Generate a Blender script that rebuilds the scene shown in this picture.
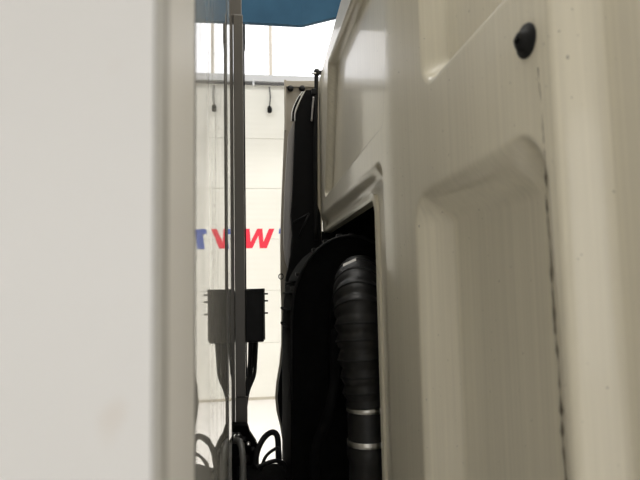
import bpy, bmesh, math, random
import numpy as np
from mathutils import Vector, Matrix

random.seed(7)
for o in list(bpy.data.objects):
    bpy.data.objects.remove(o, do_unlink=True)
scene = bpy.context.scene
COL = scene.collection

# ------------------------------------------------------------------ camera
F = 540.0                                  # focal length in pixels (640 x 480 frame)
CAM = Vector((0.0, 0.0, 1.95))
ROLL = 0.020                               # slight clockwise tilt of the hand-held camera
# world axes expressed in camera coordinates (right, up, forward): the gap direction +y vanishes at (244, 288)
yc = Vector(((244 - 320) / F, (240 - 288) / F, 1.0))
zc = Vector((-math.sin(ROLL), math.cos(ROLL), 0.0)); zc.z = -(zc.x * yc.x + zc.y * yc.y) / yc.z
yc.normalize(); zc.normalize(); xc = zc.cross(yc)
right = Vector((xc.x, yc.x, zc.x)); up = Vector((xc.y, yc.y, zc.y)); fwd = Vector((xc.z, yc.z, zc.z))
cam_data = bpy.data.cameras.new('camera')
cam_data.sensor_width = 36
cam_data.lens = F / 640 * 36
cam_data.clip_start = 0.01
cam_data.dof.use_dof = True
cam_data.dof.focus_distance = 2.8
cam_data.dof.aperture_fstop = 5.0
cam = bpy.data.objects.new('camera', cam_data)
COL.objects.link(cam)
rot = Matrix((right, up, -fwd)).transposed()
cam.matrix_world = Matrix.Translation(CAM) @ rot.to_4x4()
scene.camera = cam

# ------------------------------------------------------------------ world, lamps, exposure
world = bpy.data.worlds.new('world')
scene.world = world
world.use_nodes = True
world.node_tree.nodes['Background'].inputs[0].default_value = (1.0, 0.985, 0.96, 1)
world.node_tree.nodes['Background'].inputs[1].default_value = 1.95
scene.view_settings.view_transform = 'Standard'
scene.view_settings.look = 'None'
scene.view_settings.exposure = -0.1
scene.view_settings.gamma = 1.0
scene.view_settings.use_curve_mapping = False

def hall_lamp(x, y, sx, sy, power):
    d = bpy.data.lights.new('hall_lamp', 'AREA')
    d.shape = 'RECTANGLE'; d.size = sx; d.size_y = sy; d.energy = power
    d.color = (1.0, 0.98, 0.94)
    o = bpy.data.objects.new('hall_lamp', d); COL.objects.link(o)
    o.location = (x, y, 7.85)
for lx in (-7.0, 0.0, 7.0):
    for ly, pw in ((-6.5, 35), (-3.0, 35), (1.5, 390), (6.5, 190)):
        hall_lamp(lx, ly, 5.0, 2.4, pw)

# ------------------------------------------------------------------ pixel helpers
def ray(px, py):
    return (right * ((px - 320) / F) + up * ((240 - py) / F) + fwd)
def on_x(px, py, x):
    d = ray(px, py); return CAM + d * ((x - CAM.x) / d.x)
def on_y(px, py, y):
    d = ray(px, py); return CAM + d * ((y - CAM.y) / d.y)

# ------------------------------------------------------------------ materials
def mat(name, color, rough=0.5, metal=0.0, ior=1.5, coat=0.0, coat_rough=0.05):
    m = bpy.data.materials.new(name); m.use_nodes = True
    b = m.node_tree.nodes['Principled BSDF']
    b.inputs['Base Color'].default_value = (*color, 1)
    b.inputs['Roughness'].default_value = rough
    b.inputs['Metallic'].default_value = metal
    b.inputs['IOR'].default_value = ior
    b.inputs['Coat Weight'].default_value = coat
    b.inputs['Coat Roughness'].default_value = coat_rough
    return m
def nodes(m):
    nt = m.node_tree
    return nt, nt.nodes['Principled BSDF']
def N(nt, t, **kw):
    n = nt.nodes.new(t)
    for k, v in kw.items():
        setattr(n, k, v)
    return n
def noise(nt, scale_vec, scale=1.0, detail=3.0, rough=0.5):
    tc = N(nt, 'ShaderNodeTexCoord'); mp = N(nt, 'ShaderNodeMapping')
    mp.inputs['Scale'].default_value = scale_vec
    nt.links.new(tc.outputs['Object'], mp.inputs['Vector'])
    n = N(nt, 'ShaderNodeTexNoise')
    n.inputs['Scale'].default_value = scale; n.inputs['Detail'].default_value = detail
    n.inputs['Roughness'].default_value = rough
    nt.links.new(mp.outputs['Vector'], n.inputs['Vector'])
    return n.outputs['Fac']
def ramp(nt, src, stops):
    r = N(nt, 'ShaderNodeValToRGB')
    e = r.color_ramp.elements
    while len(e) < len(stops): e.new(0.5)
    for k, (p, c) in enumerate(stops):
        e[k].position = p; e[k].color = (c, c, c, 1) if not isinstance(c, tuple) else (*c, 1)
    nt.links.new(src, r.inputs['Fac'])
    return r.outputs['Color']
def mul(nt, a, b, blend='MULTIPLY', fac=1.0):
    x = N(nt, 'ShaderNodeMix', data_type='RGBA', blend_type=blend)
    x.inputs[0].default_value = fac
    for s, v in ((x.inputs[6], a), (x.inputs[7], b)):
        if isinstance(v, tuple): s.default_value = (*v, 1)
        else: nt.links.new(v, s)
    return x.outputs[2]
def bump(nt, b, h, strength, dist):
    bn = N(nt, 'ShaderNodeBump')
    bn.inputs['Strength'].default_value = strength; bn.inputs['Distance'].default_value = dist
    nt.links.new(h, bn.inputs['Height']); nt.links.new(bn.outputs['Normal'], b.inputs['Normal'])

def cab_paint():
    m = mat('cream_cab_paint', (0.6, 0.55, 0.43), 0.34, ior=1.45, coat=0.5, coat_rough=0.06)
    nt, b = nodes(m)
    st = ramp(nt, noise(nt, (60, 160, 1.6), 1, 3), [(0.3, 0.90), (0.7, 1.0)])
    cl = ramp(nt, noise(nt, (3, 3, 1.2), 1, 4), [(0.3, 0.93), (0.7, 1.0)])
    sp = ramp(nt, noise(nt, (1, 1, 1), 120, 1), [(0.0, 1.0), (0.765, 1.0), (0.79, 0.45)])
    spm = mul(nt, sp, (1.0, 1.0, 1.0), 'MIX', 0.0)
    c = mul(nt, mul(nt, st, cl), spm)
    nt.links.new(mul(nt, (0.75, 0.70, 0.565), c), b.inputs['Base Color'])
    rr = ramp(nt, noise(nt, (50, 120, 1.0), 1, 3), [(0.3, 0.04), (0.75, 0.12)])
    nt.links.new(rr, b.inputs['Coat Roughness'])
    return m
def front_gloss():
    m = mat('glossy_trailer_front', (0.74, 0.73, 0.69), 0.012, ior=1.75)
    nt, b = nodes(m)
    st = ramp(nt, noise(nt, (1, 22, 2.6), 1, 5, 0.7), [(0.0, 0.05), (0.50, 0.10), (0.66, 0.55), (0.75, 0.9)])
    sp = ramp(nt, noise(nt, (1, 38, 70), 1, 2), [(0.0, 0.0), (0.66, 0.0), (0.72, 0.8)])
    k = mul(nt, st, sp, 'SCREEN')
    d = N(nt, 'ShaderNodeBsdfDiffuse'); d.inputs['Color'].default_value = (0.20, 0.19, 0.165, 1)
    mx = N(nt, 'ShaderNodeMixShader')
    nt.links.new(k, mx.inputs[0]); nt.links.new(b.outputs[0], mx.inputs[1]); nt.links.new(d.outputs[0], mx.inputs[2])
    nt.links.new(mx.outputs[0], nt.nodes['Material Output'].inputs['Surface'])
    bump(nt, b, noise(nt, (1, 9, 1.2), 1, 1), 1.0, 0.00011)
    return m
def white_panel():
    m = mat('white_trailer_side', (0.78, 0.765, 0.74), 0.35)
    nt, b = nodes(m)
    c = ramp(nt, noise(nt, (1, 1, 1), 9, 2), [(0.66, (0.69, 0.685, 0.675)), (0.76, (0.60, 0.54, 0.48))])
    nt.links.new(c, b.inputs['Base Color'])
    return m
def wall_panel_mat():
    m = mat('white_sandwich_panel', (0.84, 0.83, 0.77), 0.42)
    nt, b = nodes(m)
    tc = N(nt, 'ShaderNodeTexCoord'); w = N(nt, 'ShaderNodeTexWave', wave_type='BANDS', bands_direction='Z')
    w.inputs['Scale'].default_value = 3.2
    nt.links.new(tc.outputs['Object'], w.inputs['Vector'])
    bump(nt, b, w.outputs['Fac'], 0.25, 0.004)
    cl = ramp(nt, noise(nt, (0.6, 1, 2), 1, 3), [(0.3, (0.82, 0.81, 0.745)), (0.7, (0.86, 0.85, 0.79))])
    nt.links.new(cl, b.inputs['Base Color'])
    return m
def black_mat(name, v, rough, tint=(1, 1, 1), spec=0.22):
    m = mat(name, tuple(v * t for t in tint), rough)
    nt, b = nodes(m)
    b.inputs['Specular IOR Level'].default_value = spec
    n = noise(nt, (1, 1, 1), 35, 4)
    nt.links.new(ramp(nt, n, [(0.35, tuple(v * t * 0.8 for t in tint)), (0.75, tuple(v * t * 1.5 for t in tint))]), b.inputs['Base Color'])
    bump(nt, b, n, 0.15, 0.002)
    return m
def floor_mat():
    m = mat('pale_hall_floor', (0.8, 0.78, 0.75), 0.3)
    nt, b = nodes(m)
    nt.links.new(ramp(nt, noise(nt, (1, 1, 1), 0.8, 5), [(0.3, (0.78, 0.755, 0.73)), (0.7, (0.84, 0.82, 0.80))]), b.inputs['Base Color'])
    return m
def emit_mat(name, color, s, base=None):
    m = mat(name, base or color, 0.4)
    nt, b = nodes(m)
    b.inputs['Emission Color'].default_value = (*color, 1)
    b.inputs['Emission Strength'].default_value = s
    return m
def blue_mat():
    m = mat('blue_coated_sheet', (0.045, 0.16, 0.30), 0.6)
    nt, b = nodes(m)
    b.inputs['Specular IOR Level'].default_value = 0.15
    nt.links.new(ramp(nt, noise(nt, (1, 1, 1), 3, 5), [(0.3, (0.008, 0.040, 0.075)), (0.75, (0.014, 0.054, 0.095))]), b.inputs['Base Color'])
    return m

M = dict(
    cab=cab_paint(), gloss=front_gloss(), side=white_panel(), panel=wall_panel_mat(), floor=floor_mat(), blue=blue_mat(),
    black=black_mat('black_plastic', 0.005, 0.5), rubber=black_mat('black_rubber', 0.008, 0.6), liner=black_mat('black_liner', 0.003, 0.6, spec=0.12),
    bellows=black_mat('bellows_rubber', 0.011, 0.45, (1, 0.97, 0.92), spec=0.3),
    trim=mat('grey_cream_trim', (0.50, 0.49, 0.46), 0.5), edge=mat('cream_edge_trim', (0.82, 0.80, 0.76), 0.45), intake=black_mat('matte_black_plastic', 0.004, 0.9, spec=0.05), post=mat('brown_grey_post', (0.11, 0.10, 0.085), 0.38),
    darkstrip=mat('dark_sealant', (0.03, 0.03, 0.028), 0.4), white=mat('white_glint', (0.85, 0.85, 0.83), 0.3),
    steel=mat('brushed_steel', (0.55, 0.54, 0.51), 0.3, 1.0), red=mat('red_letter_paint', (0.80, 0.025, 0.06), 0.45),
    bluepaint=mat('blue_letter_paint', (0.035, 0.09, 0.42), 0.45), daylight=emit_mat('daylight_pane', (0.95, 0.955, 1.0), 1.05),
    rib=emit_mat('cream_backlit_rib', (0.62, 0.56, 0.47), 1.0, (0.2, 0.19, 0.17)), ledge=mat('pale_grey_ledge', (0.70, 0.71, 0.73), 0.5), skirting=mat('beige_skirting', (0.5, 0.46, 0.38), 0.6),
    conduit=mat('grey_conduit', (0.10, 0.10, 0.10), 0.4), ceil=mat('grey_ceiling', (0.42, 0.41, 0.38), 0.7),
    wall=mat('off_white_wall', (0.62, 0.60, 0.56), 0.6), fair=mat('shaded_cream_fairing', (0.36, 0.325, 0.26), 0.5), fairrail=mat('beige_rail', (0.44, 0.40, 0.33), 0.5), lip=mat('grey_lip', (0.33, 0.315, 0.30), 0.3),
    hosegrey=mat('grey_hose', (0.10, 0.098, 0.09), 0.4), tyre=black_mat('tyre_rubber', 0.02, 0.8), rimsteel=mat('rim_paint', (0.4, 0.4, 0.4), 0.5),
    seam=mat('seam_sealant', (0.80, 0.79, 0.73), 0.6), cabdark=mat('cab_underside', (0.03, 0.03, 0.03), 0.7),
    dirt=mat('dirty_sealant', (0.10, 0.085, 0.06), 0.8),
)

# ------------------------------------------------------------------ object helpers
def tag(o, label=None, cat=None, group=None, kind=None):
    if label: o['label'] = label
    if cat: o['category'] = cat
    if group: o['group'] = group
    if kind: o['kind'] = kind
    return o
def link(name, me, m, parent=None, smooth=False):
    o = bpy.data.objects.new(name, me); COL.objects.link(o)
    if m and not me.materials: me.materials.append(m)
    if smooth:
        for p in me.polygons: p.use_smooth = True
    if parent is not None:
        o.parent = parent
        o.matrix_parent_inverse = parent.matrix_world.inverted()
    return o
def empty(name, loc):
    o = bpy.data.objects.new(name, None); COL.objects.link(o)
    o.matrix_world = Matrix.Translation(Vector(loc)); o.empty_display_size = 0.1
    return o
def from_bm(name, bm, m, parent=None, smooth=False):
    bmesh.ops.recalc_face_normals(bm, faces=bm.faces)
    me = bpy.data.meshes.new(name); bm.to_mesh(me); bm.free()
    return link(name, me, m, parent, smooth)
def box(name, a, b, m, parent=None, bev=0.0, seg=2):
    bm = bmesh.new()
    bmesh.ops.create_cube(bm, size=1)
    lo = [min(a[i], b[i]) for i in range(3)]; hi = [max(a[i], b[i]) for i in range(3)]
    for v in bm.verts:
        for i in range(3): v.co[i] = lo[i] + (v.co[i] + 0.5) * (hi[i] - lo[i])
    if bev: bmesh.ops.bevel(bm, geom=bm.edges[:], offset=bev, segments=seg, affect='EDGES', profile=0.5)
    return from_bm(name, bm, m, parent)
def prism(name, pts, vec, m, parent=None, bev=0.0, smooth=False):
    """closed 3-D polygon pts extruded along vec"""
    bm = bmesh.new(); vec = Vector(vec)
    a = [bm.verts.new(Vector(p)) for p in pts]; b = [bm.verts.new(Vector(p) + vec) for p in pts]
    bm.faces.new(a); bm.faces.new(b[::-1]); n = len(a)
    for i in range(n): bm.faces.new((a[i], b[i], b[(i + 1) % n], a[(i + 1) % n]))
    bmesh.ops.recalc_face_normals(bm, faces=bm.faces)
    if bev: bmesh.ops.bevel(bm, geom=bm.edges[:], offset=bev, segments=2, affect='EDGES', profile=0.5)
    return from_bm(name, bm, m, parent, smooth)
def spline(pts, n):
    P = [Vector(p) for p in pts]; P = [2 * P[0] - P[1]] + P + [2 * P[-1] - P[-2]]
    out = []
    for i in range(1, len(P) - 2):
        for k in range(n):
            t = k / n; a, b, c, d = P[i - 1], P[i], P[i + 1], P[i + 2]
            out.append(0.5 * ((2 * b) + (c - a) * t + (2 * a - 5 * b + 4 * c - d) * t * t + (3 * b - a - 3 * c + d) * t ** 3))
    out.append(P[-2]); return out
def tube(name, pts, r, m, parent=None, seg=12, n=8, raw=False, caps=True):
    """swept tube; r a number or function of the 0..1 position"""
    path = [Vector(p) for p in pts] if raw else spline(pts, n)
    bm = bmesh.new(); rings = []; nrm = None
    for i, p in enumerate(path):
        t = (path[min(i + 1, len(path) - 1)] - path[max(i - 1, 0)]).normalized()
        if nrm is None:
            nrm = t.orthogonal().normalized()
        nrm = (nrm - t * nrm.dot(t)).normalized(); bi = t.cross(nrm)
        rr = r(i / (len(path) - 1)) if callable(r) else r
        rings.append([bm.verts.new(p + (nrm * math.cos(a) + bi * math.sin(a)) * rr) for a in [2 * math.pi * k / seg for k in range(seg)]])
    for A, B in zip(rings, rings[1:]):
        for k in range(seg): bm.faces.new((A[k], A[(k + 1) % seg], B[(k + 1) % seg], B[k]))
    if caps: bm.faces.new(rings[0][::-1]); bm.faces.new(rings[-1])
    return from_bm(name, bm, m, parent, True)
def lathe(name, profile, origin, axis, m, parent=None, seg=32):
    """profile of (radius, height) turned around axis at origin"""
    ax = Vector(axis).normalized(); u = ax.orthogonal().normalized(); v = ax.cross(u); O = Vector(origin)
    bm = bmesh.new(); rings = []
    for r, h in profile:
        rings.append([bm.verts.new(O + ax * h + (u * math.cos(a) + v * math.sin(a)) * max(r, 1e-4)) for a in [2 * math.pi * k / seg for k in range(seg)]])
    for A, B in zip(rings, rings[1:]):
        for k in range(seg): bm.faces.new((A[k], A[(k + 1) % seg], B[(k + 1) % seg], B[k]))
    bm.faces.new(rings[0][::-1]); bm.faces.new(rings[-1])
    return from_bm(name, bm, m, parent, True)

# ================================================================== THE HALL
WY = 9.7
tag(box('floor', (-14, -10.2, -0.2), (14, WY + 0.3, 0), M['floor']), kind='structure')
CEIL = 8.2
tag(box('ceiling', (-14, -10.2, CEIL), (14, WY + 0.3, CEIL + 0.2), M['ceil']), kind='structure')
tag(box('wall_left', (-14.2, -10.2, 0), (-14, WY + 0.3, CEIL), M['wall']), kind='structure')
tag(box('wall_right', (14, -10.2, 0), (14.2, WY + 0.3, CEIL), M['wall']), kind='structure')
# the hall's unseen near end: wide opening added to let light in from behind
wb = box('wall_back', (-14, -10.2, 5.6), (14, -10, CEIL), M['wall'])
tag(wb, kind='structure')
box('jamb', (-14, -10.2, 0), (-9, -10, 5.598), M['wall'], wb)
box('jamb', (9, -10.2, 0), (14, -10, 5.598), M['wall'], wb)

z_top = on_y(262, 76.5, WY).z               # top of the panelled wall
z_seams = [on_y(262, y, WY).z for y in (138.7, 188.5)]
step = z_seams[0] - z_seams[1]
wf = box('wall_far', (-14, WY + 0.0905, 0), (14, WY + 0.3, CEIL), M['seam'])
tag(wf, kind='structure')
z = z_seams[0]
levels = [z_top]
while z > 0.25:
    levels.append(z); z -= step
levels.append(0.0)
for hi, lo in zip(levels, levels[1:]):
    box('wall_panel', (-13.9, WY, lo + 0.002), (13.9, WY + 0.09, hi - 0.002), M['panel'], wf, 0.005, 1)
tag(box('baseboard_far', (-13.9, WY - 0.012, 0), (13.9, WY - 0.001, 0.045), M['skirting']), kind='structure')
# daylight band above the panels
win = box('window_1', (-13.9, WY + 0.05, z_top + 0.001), (13.9, WY + 0.088, CEIL - 0.002), M['ledge'])
tag(win, kind='structure')
ribx = [on_y(270.5, 52, WY).x + 3.0 * k for k in range(-5, 6)]
xs = [-13.88] + [x for x in ribx if abs(x) < 13.8] + [13.88]
for a, b in zip(xs, xs[1:]):
    box('pane', (a + 0.02, WY + 0.02, z_top + 0.02), (b - 0.02, WY + 0.05, CEIL - 0.02), M['daylight'], win)
for x in xs[1:-1]:
    box('rib', (x - 0.03, WY - 0.01, z_top + 0.02), (x + 0.03, WY + 0.05, CEIL - 0.02), M['rib'], win)
zl = on_y(262, 82.5, WY).z
tag(box('trim_1', (-13.9, WY - 0.05, zl), (13.9, WY - 0.001, z_top + 0.015), M['ledge'], None, 0.006), kind='structure')
# conduit below the ledge
zc = on_y(262, 85, WY).z
cr = empty('wall_conduit', (0, WY - 0.055, zc))
tube('pipe', [(-13.8, WY - 0.055, zc), (13.8, WY - 0.055, zc)], 0.026, M['conduit'], cr, 10, raw=True)
for k in range(-6, 7):
    x = 0.2 + k * 2.0
    box('clip', (x - 0.02, WY - 0.085, zc - 0.03), (x + 0.02, WY - 0.001, zc + 0.034), M['ledge'], cr, 0.004)
tag(cr, 'grey conduit pipe running along the wall below the bright band', 'pipe')
# dangling cord
c0 = on_y(269.3, 87, WY - 0.06); c1 = on_y(269.6, 106, WY - 0.06); c2 = on_y(269.6, 112, WY - 0.06)
cd = empty('power_cord', c0)
tube('cable', [c0, (c0 + c1) / 2 + Vector((0.015, 0, 0)), c1], 0.013, M['conduit'], cd, 8)
lathe('plug', [(0.02, 0.0), (0.035, -0.02), (0.042, -0.04), (0.042, -0.11), (0.028, -0.125)], c1, (0, 0, 1), M['black'], cd, 14)
tag(cd, 'dark power cord with plug hanging from the conduit on the wall', 'cord')

# wall lettering
sg = empty('wall_lettering', on_y(262, 248, WY))
def wp(px, py): return on_y(px, py, WY - 0.004)
def letter(outline, m):
    prism('letter', [wp(*p) for p in outline], (0, 0.0035, 0), m, sg)
# slanted W : outline in photo pixels
letter([(244.0, 228.7), (249.6, 228.7), (250.6, 242.0), (257.2, 228.7), (262.4, 228.7), (263.4, 242.0), (269.0, 228.7), (274.4, 228.7),
        (266.8, 248.2), (259.8, 248.2), (258.4, 235.4), (252.4, 248.2), (245.4, 248.2)], M['red'])
letter([(279.4, 228.7), (294.6, 228.7), (293.8, 233.6), (290.2, 233.6), (288.2, 248.2), (280.8, 248.2), (282.8, 233.6), (278.7, 233.6)], M['bluepaint'])
tag(sg, 'red and blue slanted lettering on the white panelled wall', 'lettering')

# blue overhead sheet
BY = 7.0
op = empty('overhead_panel', on_y(302, 25, BY))
def blue_facet(p, q, dy0, dy1):
    a = on_y(p[0], p[1], BY + dy0); b = on_y(q[0], q[1], BY + dy1)
    prism('sheet', [a, b, (b.x, b.y, CEIL - 0.002), (a.x, a.y, CEIL - 0.002)], (0, 0.06, 0), M['blue'], op)
    prism('edge_rail', [a + Vector((0, -0.015, 0)), b + Vector((0, -0.015, 0)), b + Vector((0, -0.015, 0.06)), a + Vector((0, -0.015, 0.06))], (0, 0.014, 0), M['blue'], op)
blue_facet((150, 18.5), (246, 22.5), 0, 0)
blue_facet((246, 22.5), (302, 25.5), 0, 0)
blue_facet((302, 25.5), (370, 9), 0, -0.25)
tag(op, 'blue sheet hanging below the hall ceiling above the gap', 'panel')

# ================================================================== TRAILER
TX, TY1 = -0.051, 2.85
TY0 = on_x(160, 240, TX).y
print('trailer near', TY0)
TZ0, TZ1 = 1.02, 4.0
tr = empty('box_trailer', (-4, 1.575, 0))
tag(tr, 'white box trailer with a glossy grimy front wall facing the cream cab', 'trailer')
yn = on_x(195, 240, TX).y                                # where the glossy part begins
y1 = on_x(226, 240, TX).y                                # joint between the two glossy sheets
y2 = y1 + 0.16
XJ = TX + 0.0047 * (y1 - yn)
prism('front_wall', [(TX, yn, TZ0), (XJ, y1, TZ0), (TX - 0.03, y1, TZ0), (TX - 0.03, yn, TZ0)], (0, 0, TZ1 - TZ0), M['gloss'], tr)
# the second sheet stands slightly out of line with the first
prism('front_wall', [(XJ, y1 + 0.003, TZ0), (XJ + 0.03 * (y2 - y1), y2, TZ0), (TX - 0.03, y2, TZ0), (TX - 0.03, y1 + 0.003, TZ0)], (0, 0, TZ1 - TZ0), M['gloss'], tr)
box('front_frame', (TX - 0.07, y2 + 0.001, TZ0), (TX - 0.035, TY1, TZ1), M['post'], tr)
# rounded corner profile (matte) at the near edge
R = 0.5 * (TX - on_y(149, 240, TY0).x); prof = []
print('R', R)
for k in range(9):
    a = math.pi / 2 * k / 8
    prof.append((TX - R + R * math.sin(a), TY0 + R - R * math.cos(a)))
ye = on_x(169, 240, TX).y
pts = prof + [(TX, ye), (TX - R, ye)]
prism('corner_profile', [(x, y, TZ0) for x, y in pts], (0, 0, TZ1 - TZ0), M['trim'], tr, smooth=False)
box('edge_trim', (TX - R, ye + 0.001, TZ0), (TX, yn - 0.0035, TZ1), M['edge'], tr)
box('edge_bead', (TX - 0.02, yn - 0.003, TZ0), (TX + 0.0008, yn + 0.002, TZ1), M['darkstrip'], tr)
box('side_wall', (-7.9, TY0 - 0.003, TZ0), (TX - R - 0.0005, TY0 + 0.03, TZ1), M['side'], tr)
box('side_wall', (-7.9, TY1 - 0.03, TZ0), (TX - 0.031, TY1, TZ1), M['side'], tr)
box('roof', (-7.9, TY0, TZ1), (TX, TY1, TZ1 + 0.04), M['side'], tr)
box('rear_door', (-7.94, TY0, TZ0), (-7.9, TY1, TZ1), M['side'], tr)
box('floor_pan', (-7.9, TY0 + 0.03, TZ0 - 0.06), (TX - 0.002, TY1 - 0.03, TZ0), M['cabdark'], tr)
for y in (1.1, 2.0):
    box('chassis_rail', (-7.8, y - 0.06, 0.72), (-1.2, y + 0.06, TZ0 - 0.06), M['cabdark'], tr)
    box('landing_leg', (-2.3, y - 0.05, 0.0), (-2.2, y + 0.05, 0.72), M['cabdark'], tr, 0.01)
# joint strips standing proud of the front wall
box('joint_strip', (TX - 0.002, y1, TZ0), (XJ + 0.0012, y1 + 0.0028, TZ1 - 0.01), M['darkstrip'], tr)
# corner post at the far end
PY = 2.72
px1 = on_y(246.2, 250, PY).x
zt = on_y(240, 14.5, PY).z; zb = on_y(240, 397, PY).z; zb2 = on_y(240, 427, PY).z
px0 = on_y(229.5, 250, PY).x; pxs = on_y(234.3, 250, PY).x
box('corner_post', (pxs + 0.0015, PY, zb), (px1 - 0.008, PY + 0.11, zt), M['post'], tr, 0.003)
box('post_flange', (px0, PY + 0.004, zb2), (pxs - 0.0015, PY + 0.11, zt), M['post'], tr, 0.003)
box('post_seal', (px1 - 0.0075, PY + 0.012, zb), (px1, PY + 0.1, zt - 0.15), M['black'], tr, 0.002)
hz = on_y(240, 30, PY).z; hz2 = on_y(240, 22, PY).z
box('seal_cap', (px1 - 0.0075, PY + 0.008, zt - 0.149), (px1 + 0.004, PY + 0.1, zt - 0.045), M['black'], tr, 0.002)
box('post_foot', (pxs + 0.001, PY + 0.01, zb2), (px1, PY + 0.12, zb - 0.002), M['post'], tr, 0.004)
box('post_header', (px0, PY + 0.02, zt + 0.002), (px1 - 0.014, PY + 0.12, TZ1), M['post'], tr, 0.004)
# black junction box with pegs
JY = 2.84
a = on_y(238, 343, JY); b = on_y(264.3, 290, JY)
jb = box('junction_box', (TX + 0.002, JY, a.z), (b.x - 0.004, JY + 0.16, b.z), M['black'], tr, 0.008)
lid = prism('box_lid', [on_y(241, 289.2, JY - 0.005), on_y(264.8, 288.4, JY - 0.005), on_y(264.8, 292, JY - 0.005), on_y(241, 292, JY - 0.005)], (0, 0.17, 0), M['black'], jb, 0.002)
box('hinge_rail', (b.x - 0.0035, JY + 0.02, a.z + 0.01), (b.x + 0.003, JY + 0.15, b.z - 0.01), M['black'], jb, 0.002)
for py in (293.8, 300.8, 313):
    p = on_y(264.5, py, JY + 0.03)
    tube('peg', [p, p + Vector((0.018, 0, 0))], 0.0045, M['black'], jb, 8, raw=True)
for px_a, px_b, px_c in ((250, 249.5, 246), (253, 252, 247), (256.5, 255.5, 248)):
    tube('cable', [on_y(px_a, 342, JY + 0.06), on_y(px_b, 362, JY + 0.06), on_y(px_b - 1.5, 376, JY + 0.05), on_y(px_c, 392, JY + 0.02), on_y(px_c - 3, 412, JY - 0.0)],
         0.0095, M['rubber'], jb, 10)
# glad-hand couplings at the foot of the trailer front
for px_, py_, yy in ((232.5, 438, 2.3), (236.5, 437.5, 2.5), (243, 459, 2.4)):
    p = on_y(px_, py_, yy)
    g = lathe('coupling', [(0.008, -0.03), (0.014, -0.025), (0.014, 0.0), (0.022, 0.004), (0.022, 0.014), (0.01, 0.02)], p, (0.6, -0.7, 0.2), M['black'], tr, 16)
    lathe('coupling_ring', [(0.008, 0.0201), (0.0145, 0.0205), (0.0145, 0.025), (0.008, 0.0255)], p, (0.6, -0.7, 0.2), M['steel'], g, 16)
# wheels
def wheel(x, y, parent, side):
    t = lathe('tyre', [(0.30, -0.13), (0.44, -0.14), (0.49, -0.11), (0.50, 0.0), (0.49, 0.11), (0.44, 0.14), (0.30, 0.13)], (x, y, 0.5), (0, 1, 0), M['tyre'], parent, 28)
    lathe('rim', [(0.05, 0.05), (0.2, 0.02), (0.27, 0.1), (0.295, 0.131)], (x, y, 0.5), (0, side, 0), M['rimsteel'], t, 24)
for x in (-5.2, -6.4):
    wheel(x, 0.52, tr, -1); wheel(x, 2.63, tr, 1)
    box('axle', (x - 0.05, 0.5, 0.45), (x + 0.05, 2.65, 0.73), M['cabdark'], tr)

# ================================================================== TRACTOR UNIT
CX = 0.405
cb = empty('truck_cab', (1.6, 1.6, 0))
tag(cb, 'cream truck cab rear wall with pressed recesses and a black intake opening', 'truck')
def yz(px, py, x=CX):
    p = on_x(px, py, x); return (p.y, p.z)
Y0 = 0.36
edge_pts = [(yz(317.8, 400), yz(318.2, 100), yz(322, 70), yz(341, 0))]
eb, em, ek, et = edge_pts[0]
YF = em[0]
ZB, ZT = 0.95, 3.75
print('cab far y', YF, 'kink', ek, et)
def far_y(zz):
    out = np.full_like(zz, YF)
    sl = (et[0] - ek[0]) / (et[1] - ek[1])
    t = np.clip((zz - ek[1] + 0.12), 0, None)
    lin = ek[0] + sl * (zz - ek[1])
    return np.minimum(out, lin + 0.0)
NY, NZ = 460, 500
u = np.linspace(0, 1, NY); zz = np.linspace(ZB, ZT, NZ)
U, Z = np.meshgrid(u, zz)
Yg = Y0 + U * (far_y(Z) - Y0)
def sdf_poly(poly, Yq, Zq):
    p = np.array(poly, float); n = len(p)
    d = np.full(Yq.shape, 1e9); inside = np.zeros(Yq.shape, bool)
    for i in range(n):
        a = p[i]; b = p[(i + 1) % n]
        e = b - a; wy = Yq - a[0]; wz = Zq - a[1]
        t = np.clip((wy * e[0] + wz * e[1]) / (e @ e), 0, 1)
        d = np.minimum(d, np.hypot(wy - e[0] * t, wz - e[1] * t))
        c = ((a[1] > Zq) != (b[1] > Zq)) & (Yq < (b[0] - a[0]) * (Zq - a[1]) / (b[1] - a[1] + 1e-12) + a[0])
        inside ^= c
    return np.where(inside, -d, d)
def shrink(poly, r):
    """move polygon inwards by r so that (sdf - r) has rounded corners"""
    p = [Vector((a[0], a[1])) for a in poly]; n = len(p)
    area = sum(p[i].x * p[(i + 1) % n].y - p[(i + 1) % n].x * p[i].y for i in range(n))
    s = 1 if area > 0 else -1; out = []
    for i in range(n):
        e0 = (p[i] - p[i - 1]).normalized(); e1 = (p[(i + 1) % n] - p[i]).normalized()
        n0 = Vector((-e0.y, e0.x)) * s; n1 = Vector((-e1.y, e1.x)) * s
        b = (n0 + n1); b = b / max(b.dot(n0), 0.2)
        out.append((p[i].x + b.x * r, p[i].y + b.y * r))
    return out
def sm(x, a, b):
    t = np.clip((x - a) / (b - a), 0, 1); return t * t * (3 - 2 * t)
def rsdf(poly, r, Yq=None, Zq=None):
    return sdf_poly(shrink(poly, r), Yg if Yq is None else Yq, Z if Zq is None else Zq) - r

# big lower recess
rf = yz(419, 330)[0]; rn = yz(556, 260)[0]
zr = (yz(425, 190)[1] + yz(500, 142)[1]) / 2
print('big recess', rn, rf, zr, yz(425, 190), yz(515, 137))
big = [(yz(569, 480)[0] - 0.03, 0.4), (rf, 0.4), (rf, zr), (yz(547, 190)[0], zr)]
def rn_at(q):
    return rn_p[0][0] + (rn_p[1][0] - rn_p[0][0]) * (q - rn_p[0][1]) / (rn_p[1][1] - rn_p[0][1])
rn_p = [big[0], big[3]]
d1 = rsdf(big, 0.085)
# bevels: broad at the far edge and the top, tight at the near edge
near1 = Yg - rn_at(Z)
wid = 0.018 + 0.066 * sm(near1, 0.03, 0.14)
h1 = 0.07 * sm(-d1 / wid, 0, 1)
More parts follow.
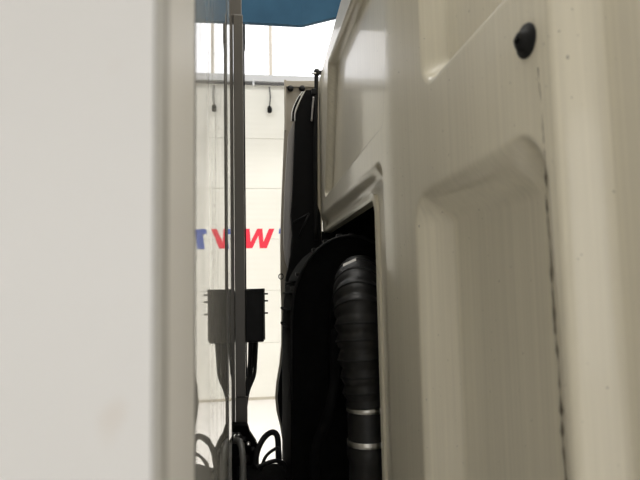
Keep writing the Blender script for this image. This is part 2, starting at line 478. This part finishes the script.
# upper recess
uf = yz(419, 30)[0]; zu = (yz(430, 84)[1] + yz(500, 8)[1]) / 2
print('upper recess', uf, zu, yz(430, 84), yz(500, 8))
un = yz(546, 20)[0]
upr = [(un, zu), (uf, zu), (uf, 4.6), (un, 4.6)]
d2 = rsdf(upr, 0.075)
h2 = 0.048 * sm(-d2 / 0.052, 0, 1)
# soft slope towards the near cab corner
yr = yz(550, 200)[0]; yr2 = yz(608, 240, CX + 0.05)[0]
h3 = 0.05 * sm(-(Yg - yr + 0.02), 0, (yr - yr2))
# rear window panel
wpoly = [yz(324.5, 198), yz(383, 124), yz(385.5, -60), yz(366, -60), yz(351, 0), yz(328, 62)]
dw = rsdf(wpoly, 0.03)
h4 = 0.042 * sm(-dw / 0.014, 0, 1)
# shallow border step around the intake opening
opoly = [yz(319.5, 420)[:1] + (0.3,), yz(386.5, 330)[:1] + (0.3,), (yz(386, 330)[0], yz(383, 163)[1]), (YF + 0.2, yz(383, 163)[1])]
ztop_o = (yz(325, 212)[1] + yz(372, 166)[1]) / 2
ztop_i = (yz(325, 232)[1] + yz(365, 197)[1]) / 2
yo_o = yz(387.5, 330)[0]; yo_i = yz(379.5, 330, CX + 0.02)[0]
YO_FAR = YF + 0.08
print('opening', yo_i, ztop_o, ztop_i, yz(325, 232), yz(365, 197), yz(325, 212), yz(372, 166))
outer = [(yo_o, 0.3), (YF + 0.3, 0.3), (YF + 0.3, ztop_o), (yo_o, ztop_o)]
inner = [(yo_i, 0.3), (YO_FAR, 0.3), (YO_FAR, ztop_i), (yo_i, ztop_i)]
do = rsdf(outer, 0.07); di = rsdf(inner, 0.06)
h5 = (0.02 + 0.014 * sm(Yg - yo_o, 0.03, 0.3)) * sm(-do / (0.012 + 0.03 * sm(Yg - yo_o, 0.03, 0.1)), 0, 1)
ybead = yz(388.6, 60)[0]
h6 = 0.008 * np.exp(-((Yg - ybead) / 0.006) ** 2) * sm(Z, yz(388, 125)[1], yz(388, 85)[1])
H = np.maximum.reduce([h1, h2, h4, h5]) + h3 - h6
# rounded far corner and near corner
fd = far_y(Z) - Yg
H = np.maximum(H * sm(fd, 0.0, 0.02), H * 0) + 0.014 * (1 - np.sqrt(np.clip(1 - np.clip(1 - fd / 0.014, 0, 1) ** 2, 0, 1)))
X = CX + H
verts = np.stack([X, Yg, Z], -1).reshape(-1, 3)
idx = np.arange(NY * NZ).reshape(NZ, NY)
quads = np.stack([idx[:-1, :-1], idx[1:, :-1], idx[1:, 1:], idx[:-1, 1:]], -1).reshape(-1, 4)
dic = (di[:-1, :-1] + di[1:, :-1] + di[1:, 1:] + di[:-1, 1:]) / 4
quads = quads[(dic > 0.004).reshape(-1)]
used = np.unique(quads); remap = -np.ones(NY * NZ, int); remap[used] = np.arange(len(used))
me = bpy.data.meshes.new('rear_wall')
me.from_pydata(verts[used].tolist(), [], remap[quads].tolist())
rw = link('rear_wall', me, M['cab'], cb, True)

# flange of the opening: a lip following the rounded inner outline
def rounded_path(poly, r, seg=10):
    """open path: bottom near edge -> top near corner -> top far corner"""
    (y0, z0), (yf, _), (_, zt_) , _ = poly
    out = [(y0, ZB)]
    for k in range(seg + 1):
        a = math.pi - math.pi / 2 * k / seg
        out.append((y0 + r + r * math.cos(a), zt_ - r + r * math.sin(a)))
    out.append((YF - 0.012, zt_))
    return out
def strip_sweep(name, path, section, m, parent):
    """section of (offset outward, x); path in (y, z) with outward on its left"""
    bm = bmesh.new(); rings = []
    for i, (y, z_) in enumerate(path):
        a = Vector(path[max(i - 1, 0)]); b = Vector(path[min(i + 1, len(path) - 1)])
        t = (b - a).normalized(); n = Vector((-t.y, t.x))
        rings.append([bm.verts.new((xx, y + n.x * o, z_ + n.y * o)) for o, xx in section])
    k = len(section)
    for A, B in zip(rings, rings[1:]):
        for j in range(k): bm.faces.new((A[j], A[(j + 1) % k], B[(j + 1) % k], B[j]))
    bm.faces.new(rings[0]); bm.faces.new(rings[-1][::-1])
    return from_bm(name, bm, m, parent)
xo = CX + 0.02
path = rounded_path(inner, 0.06)
# densify straight runs
strip_sweep('opening_flange', path, [(0.022, xo + 0.02), (0.022, xo - 0.003), (0.004, xo - 0.006), (-0.004, xo - 0.002), (-0.006, xo + 0.03), (0.004, xo + 0.03)], M['cab'], rw)
# dirty sealant line along the near edge of the big recess
bm = bmesh.new()
z_hi = on_x(546, 62, CX).z
rd = random.Random(3)
segs = 150
pts_l, rad_l = [], []
for q in range(segs):
    zq = ZB + 0.02 + (z_hi - ZB - 0.02) * q / (segs - 1)
    wob = 0.0016 * math.sin(zq * 37) + 0.001 * math.sin(zq * 91)
    pts_l.append((CX + 0.0004, rn_at(zq) + (0.006 if zq < zr - 0.1 else 0.002) + wob * 0.5, zq))
    rad_l.append(max(0.0002, rd.gauss(0.0011, 0.0007)) * (1.0 if zq < zr - 0.05 else 0.7))
tube('dirt_line', pts_l, lambda t: rad_l[int(round(t * (segs - 1)))], M['dirt'], rw, 6, raw=True)
# rubber plug
pp = on_x(527, 41, CX); pn = (-1, 0, 0)
pl = lathe('rubber_plug', [(0.0245, -0.004), (0.025, 0.002), (0.0235, 0.0045), (0.0155, 0.0042), (0.0140, 0.0115), (0.0105, 0.0148), (0.006, 0.0150)], pp, pn, M['rubber'], cb, 36)
lathe('plug_pin', [(0.0055, 0.0151), (0.0055, 0.018), (0.002, 0.019)], pp, pn, M['liner'], pl, 14)
# remaining shell of the cab: sides, roof, front (behind the rear wall)
box('near_side', (CX + 0.044, Y0 - 0.02, ZB), (2.55, Y0 + 0.003, ZT), M['cab'], cb)
box('far_side', (CX + 0.034, YF, 1.0), (2.55, YF + 0.02, ek[1] - 0.02), M['cab'], cb)
box('roof', (CX + 0.08, Y0, ZT), (2.4, float(far_y(np.array([ZT]))[0]), ZT + 0.05), M['cab'], cb)
box('front', (2.55, Y0, 0.6), (2.6, YF, ZT - 0.3), M['cab'], cb)
prism('far_side_upper', [(CX + 0.034, YF, ek[1] - 0.018), (2.5, YF, ek[1] - 0.018), (2.4, float(far_y(np.array([ZT]))[0]), ZT), (CX + 0.034, float(far_y(np.array([ZT]))[0]), ZT)], (0, 0.02, 0), M['cab'], cb)
# black niche behind the opening
nb = bmesh.new()
x0, x1_ = CX + 0.062, 1.0; ya, yb = yo_i - 0.03, YF - 0.004; za, zb_ = 0.9, ztop_i + 0.03
V = [nb.verts.new(p) for p in ((x0, ya, za), (x0, yb, za), (x0, yb, zb_), (x0, ya, zb_), (x1_, ya, za), (x1_, yb, za), (x1_, yb, zb_), (x1_, ya, zb_))]
for f in ((4, 5, 6, 7), (0, 4, 7, 3), (1, 2, 6, 5), (3, 7, 6, 2), (0, 1, 5, 4)): nb.faces.new([V[i] for i in f])
from_bm('niche_liner', nb, M['liner'], cb)
box('niche_filler', (CX + 0.002, YF - 0.02, 0.95), (CX + 0.062, YF - 0.002, ztop_i + 0.004), M['liner'], cb)  # added black piece closing the far end, standing in for shaded cab colour

# ---------------- side fairing at the far corner
FY = 2.90
def fp(px, py, y=FY): return on_y(px, py, y)
fair_edge = [(284.8, 81), (285.2, 100), (284.6, 125), (283.2, 160), (281.6, 200), (280.4, 240), (280.6, 280), (281.6, 310), (281.4, 345), (279.4, 365), (276.4, 383), (275.2, 398), (276.6, 412), (280.5, 428), (283, 445), (283, 500)]
pol = [fp(*p) for p in fair_edge] + [fp(322, 500), fp(322, 81)]
sf = prism('side_fairing', pol, (0, 0.03, 0), M['fair'], cb)  # cab cream as seen in shade, darkened in the colour itself
prism('top_rail', [fp(284.4, 80.4, FY - 0.012), fp(317, 82.2, FY - 0.012), fp(317, 87, FY - 0.012), fp(284.6, 86.6, FY - 0.012)], (0, 0.0115, 0), M['fairrail'], sf, 0.002)
prism('edge_rail', [fp(284.2, 79.6, FY - 0.016), fp(286.2, 79.8, FY - 0.016), fp(286.4, 130, FY - 0.016), fp(284.6, 130, FY - 0.016)], (0, 0.0155, 0), M['fairrail'], sf, 0.001)
for px_ in (290.3, 302):
    lathe('clip', [(0.012, 0.0), (0.012, 0.008), (0.017, 0.009), (0.017, 0.016), (0.007, 0.019)], fp(px_, 89.3, FY - 0.0005), (0, -1, 0), M['black'], sf, 14)
# black inner liner
liner = [(305.5, 90), (300, 100), (295.5, 112), (294.6, 122), (293.6, 150), (292.2, 190), (290.6, 215), (291.8, 235), (290.2, 255), (287.5, 268), (284.6, 280), (284.0, 320), (283.6, 345), (281, 365), (278, 383), (276.8, 398), (278.6, 414), (282, 430), (286, 500), (321.5, 500), (321.5, 260), (320, 214), (317, 205), (317, 90)]
prism('inner_liner', [fp(*p, FY - 0.10) for p in [(a + 0.6, b) for a, b in liner]], (0, 0.04, 0), M['liner'], sf)
# grey rubber lip
lipo = [(294.4, 119), (294.0, 150), (292.6, 190), (291.0, 215), (292.2, 235), (290.6, 255), (288.2, 268), (285.5, 262), (283.6, 245), (283.6, 225), (284.6, 190), (286.4, 160), (288.2, 135)]
prism('edge_lip', [fp(*p, FY - 0.055) for p in lipo], (0, 0.03, 0), M['lip'], sf, 0.004, True)
# black rubber strip at the liner's top, its edge glints painted as white tubes
for dx in (0.0, 3.2):
    tube('glinting_strip', [fp(304.2 - dx * 0.6, 91.5, FY - 0.115), fp(300.6 - dx, 98.5, FY - 0.115), fp(296.8 - dx, 107, FY - 0.115), fp(295.0 - dx, 113, FY - 0.115), fp(294.6 - dx, 121, FY - 0.115)], 0.0026, M['white'], sf, 8)
tube('glinting_strip', [fp(299.6, 96, FY - 0.11), fp(295.2, 105, FY - 0.11), fp(293.0, 112, FY - 0.11), fp(292.6, 121, FY - 0.11)], 0.008, M['rubber'], sf, 8)
# hinge rod, bracket and knob beside the cab edge
tube('hinge_rod', [fp(316.4, 72, FY - 0.14), fp(316.2, 90, FY - 0.14), fp(315.6, 150, FY - 0.14), fp(316, 240, FY - 0.14)], 0.011, M['black'], sf, 10)
tube('stay_rod', [fp(313.6, 97, FY - 0.15), fp(312.6, 108, FY - 0.15), fp(311.6, 121, FY - 0.15)], 0.0048, M['lip'], sf, 8)
kb = lathe('pivot_knob', [(0.012, -0.012), (0.02, -0.005), (0.02, 0.012), (0.012, 0.016), (0.012, 0.028), (0.026, 0.052), (0.029, 0.062)], fp(316.2, 72.5, FY - 0.14), (1, 0, 0), M['black'], sf, 20)
tube('lever', [fp(316, 72.8, FY - 0.165), fp(312, 73.6, FY - 0.165)], 0.004, M['steel'], kb, 8, raw=True)
for py in (92, 104):
    p = fp(314, py, FY - 0.14)
    box('hinge_block', p + Vector((-0.014, -0.012, -0.016)), p + Vector((0.014, 0.012, 0.016)), M['black'], sf, 0.004)
# folded wire bracket low on the liner
tube('wire_bracket', [fp(294, 222, FY - 0.112), fp(302, 217.5, FY - 0.112), fp(309.2, 213.4, FY - 0.112)], 0.005, M['black'], sf, 8, raw=True)
tube('wire_bracket', [fp(309.2, 213.4, FY - 0.112), fp(304, 225, FY - 0.112), fp(299, 237, FY - 0.112)], 0.005, M['black'], sf, 8, raw=True)
sp = fp(281, 276.5, FY - 0.02)
bmr = bmesh.new()
tube('ring_clip', [sp + Vector((0.012 * math.cos(t), 0, 0.014 * math.sin(t))) for t in [2 * math.pi * k / 14 for k in range(15)]], 0.0028, M['black'], sf, 8, raw=True)

# ---------------- air intake: arched housing, bellows, clamps
AY = 2.16
arch_px = [(291, 500), (291.0, 400), (291.4, 330), (292.4, 305), (295.0, 289), (300, 275), (307, 262), (316, 251), (327, 242.5), (340, 237), (352, 236), (364, 238), (376, 244), (388, 254), (398, 270), (404, 290), (406, 320), (406, 500)]
arch = [on_y(*p, AY) for p in arch_px]
ai = prism('air_intake', arch, (0, 0.5, 0), M['intake'], cb, 0.006)
# rim running around the arch front
tube('rim', [p + Vector((0, -0.004, 0)) for p in arch[1:-1]], 0.006, M['rubber'], ai, 8, n=4)
ctr = on_y(352, 320, AY)
for k, (i) in enumerate((4, 5, 7, 8, 9, 10, 11, 12)):
    p = arch[i]; dr = (p - ctr).normalized()
    q = p + dr * 0.006 + Vector((0, 0.02, 0))
    box('clip', q + Vector((-0.011, -0.016, -0.007)), q + Vector((0.011, 0.02, 0.007)), M['rubber'], ai, 0.002, 1)
for py in (282, 294, 312, 330):                            # ribs on the outer flank
    p = on_y(291.2 if py > 300 else (293.6 if py > 290 else 296.5), py, AY)
    box('flank_rib', p + Vector((-0.012, 0.05, -0.005)), p + Vector((0.002, 0.46, 0.005)), M['intake'], ai, 0.001, 1)
# inner shoulder of the arch
inner_px = [(331, 420), (331, 340), (331.5, 310), (334, 292), (340, 277), (350, 266), (362, 261), (376, 262), (388, 270), (388, 420)]
tube('inner_shoulder', [on_y(*p, AY - 0.008) for p in inner_px], 0.012, M['intake'], ai, 10, n=4)
# bellows hose: comes out of the arch and hangs down in front of it
b_pts = [on_y(362, 282, AY - 0.0), on_y(360, 279, 2.05), on_y(358, 291, 1.87), on_y(358.5, 312, 1.79), on_y(360, 340, 1.77), on_y(363, 375, 1.77), on_y(366, 405, 1.77)]
NB = 12.0
def bell_r(t):
    base = 0.098 - 0.031 * t
    w = 0.5 + 0.5 * math.cos(2 * math.pi * (t * NB))
    return base - 0.010 * (1 - w ** 0.35)
bl = tube('bellows', b_pts, bell_r, M['bellows'], ai, 32, n=22)
path_b = spline(b_pts, 22)
for k in range(3, 12):                                        # moulded rings on the crests
    i = int(round(k / NB * (len(path_b) - 1))); p = path_b[i]
    t = (path_b[min(i + 1, len(path_b) - 1)] - path_b[i - 1]).normalized()
    r = bell_r(i / (len(path_b) - 1))
    lathe('bellows_ring', [(r - 0.004, -0.005), (r + 0.0035, -0.003), (r + 0.0035, 0.003), (r - 0.004, 0.005)], p, t, M['rubber'], bl if False else ai, 32)
e = path_b[-1]
cu = lathe('hose_cuff', [(0.060, 0.02), (0.0625, 0.0), (0.062, -0.13), (0.066, -0.135), (0.066, -0.16), (0.060, -0.175), (0.062, -0.45)], e, (0, 0, 1), M['bellows'], ai, 36)
for py in (412, 447):
    p = on_y(365.5, py, 1.77 - 0.06)
    zc_ = p.z
    lathe('hose_clamp', [(0.061, -0.009), (0.0655, -0.008), (0.0655, 0.008), (0.061, 0.009)], (e.x, e.y, zc_), (0, 0, 1), M['steel'], ai, 40)
p = on_y(350, 262.5, 1.70)
prism('clamp_tab', [p + Vector((-0.022, 0, -0.012)), p + Vector((0.020, 0, 0.006)), p + Vector((0.020, 0, 0.014)), p + Vector((-0.022, 0, -0.004))], (0, 0.006, 0), M['steel'], ai)
# lower pipe faintly visible inside the niche
tube('drain_pipe', [on_y(336, 330, 2.12), on_y(335, 380, 2.05), on_y(331, 405, 1.95), on_y(325, 425, 1.95), on_y(317, 445, 1.95), on_y(314, 470, 1.95), on_y(320, 500, 1.95)], 0.02, M['intake'], ai, 12)

# ---------------- chassis
box('gap_filler', (0.170, 1.95, 0.9), (0.186, 2.6, on_y(265, 468, 2.58).z), M['intake'], cb)  # added black filler hiding the bright gap beside the intake
for y in (1.25, 2.05):
    box('chassis_rail', (0.2, y - 0.05, 0.72), (2.5, y + 0.05, 0.95), M['cabdark'], cb)
zd = on_y(265, 464, 2.58).z
box('deck_plate', (TX + 0.012, 1.9, zd - 0.03), (0.168, 2.58, zd), M['intake'], tr, 0.004)  # tractor's deck plate, a dark fill below the hoses, grouped under the trailer
box('deck_support', (0.0, 1.95, 0.951), (0.16, 2.55, zd - 0.0305), M['intake'], tr)
for x in (1.9,):
    wheel(x, 0.55, cb, -1); wheel(x, 2.6, cb, 1)
    box('axle', (x - 0.06, 0.5, 0.45), (x + 0.06, 2.65, 0.72), M['cabdark'], cb)
# valve block between the hoses
VY = 2.62
vb = prism('valve_bracket', [on_y(p, q, VY) for p, q in ((231, 425.5), (247.5, 426), (250, 434), (256.5, 444), (259, 452), (259, 500), (231, 500))], (0, 0.075, 0), M['intake'], tr, 0.004)
vb0 = on_y(237, 432, VY)
for k in range(3):
    q = Vector((TX + 0.045 + 0.02 * k, 2.615, vb0.z - 0.03 - 0.025 * k))
    lathe('fitting', [(0.012, 0), (0.012, 0.02), (0.008, 0.022), (0.008, 0.035)], q, (0, -1, 0), M['steel'] if k == 1 else M['black'], vb, 12)

# ================================================================== AIR HOSES (lying between the two vehicles)
def hose(pts, r, m, label, gi=None):
    o = tube('air_hose', pts, r, m, None, 12, 10)
    tag(o, label, 'hose'); return o
hose([on_y(254.8, 466, 2.53), on_y(257.8, 450, 2.55), on_y(264, 438, 2.58), on_y(271, 432.5, 2.58), on_y(276, 434, 2.57), on_y(278, 441, 2.54), on_y(278.5, 460, 2.52)],
     0.0135, M['rubber'], 'thick black air hose arching highest between trailer and cab')
hose([on_y(261, 470, 2.4), on_y(264, 460, 2.4), on_y(268, 454, 2.42), on_y(274, 449.5, 2.45), on_y(278, 448, 2.42), on_y(280, 452, 2.4), on_y(280.5, 466, 2.38)],
     0.007, M['rubber'], 'thin black air hose looping under the high arch')
hose([on_y(256, 468, 2.3), on_y(264, 464.5, 2.32), on_y(272, 461.5, 2.33), on_y(278, 461, 2.34), on_y(284, 464, 2.35), on_y(286, 470, 2.35)],
     0.009, M['rubber'], 'low black air hose lying beneath both hose loops')
hose([on_y(235.8, 440, 2.16), on_y(240.5, 443, 2.12), on_y(242.5, 455, 2.08), on_y(243, 470, 2.05), on_y(242.5, 500, 2.0)],
     0.0125, M['hosegrey'], 'grey air hose bending down beside the glossy trailer wall')
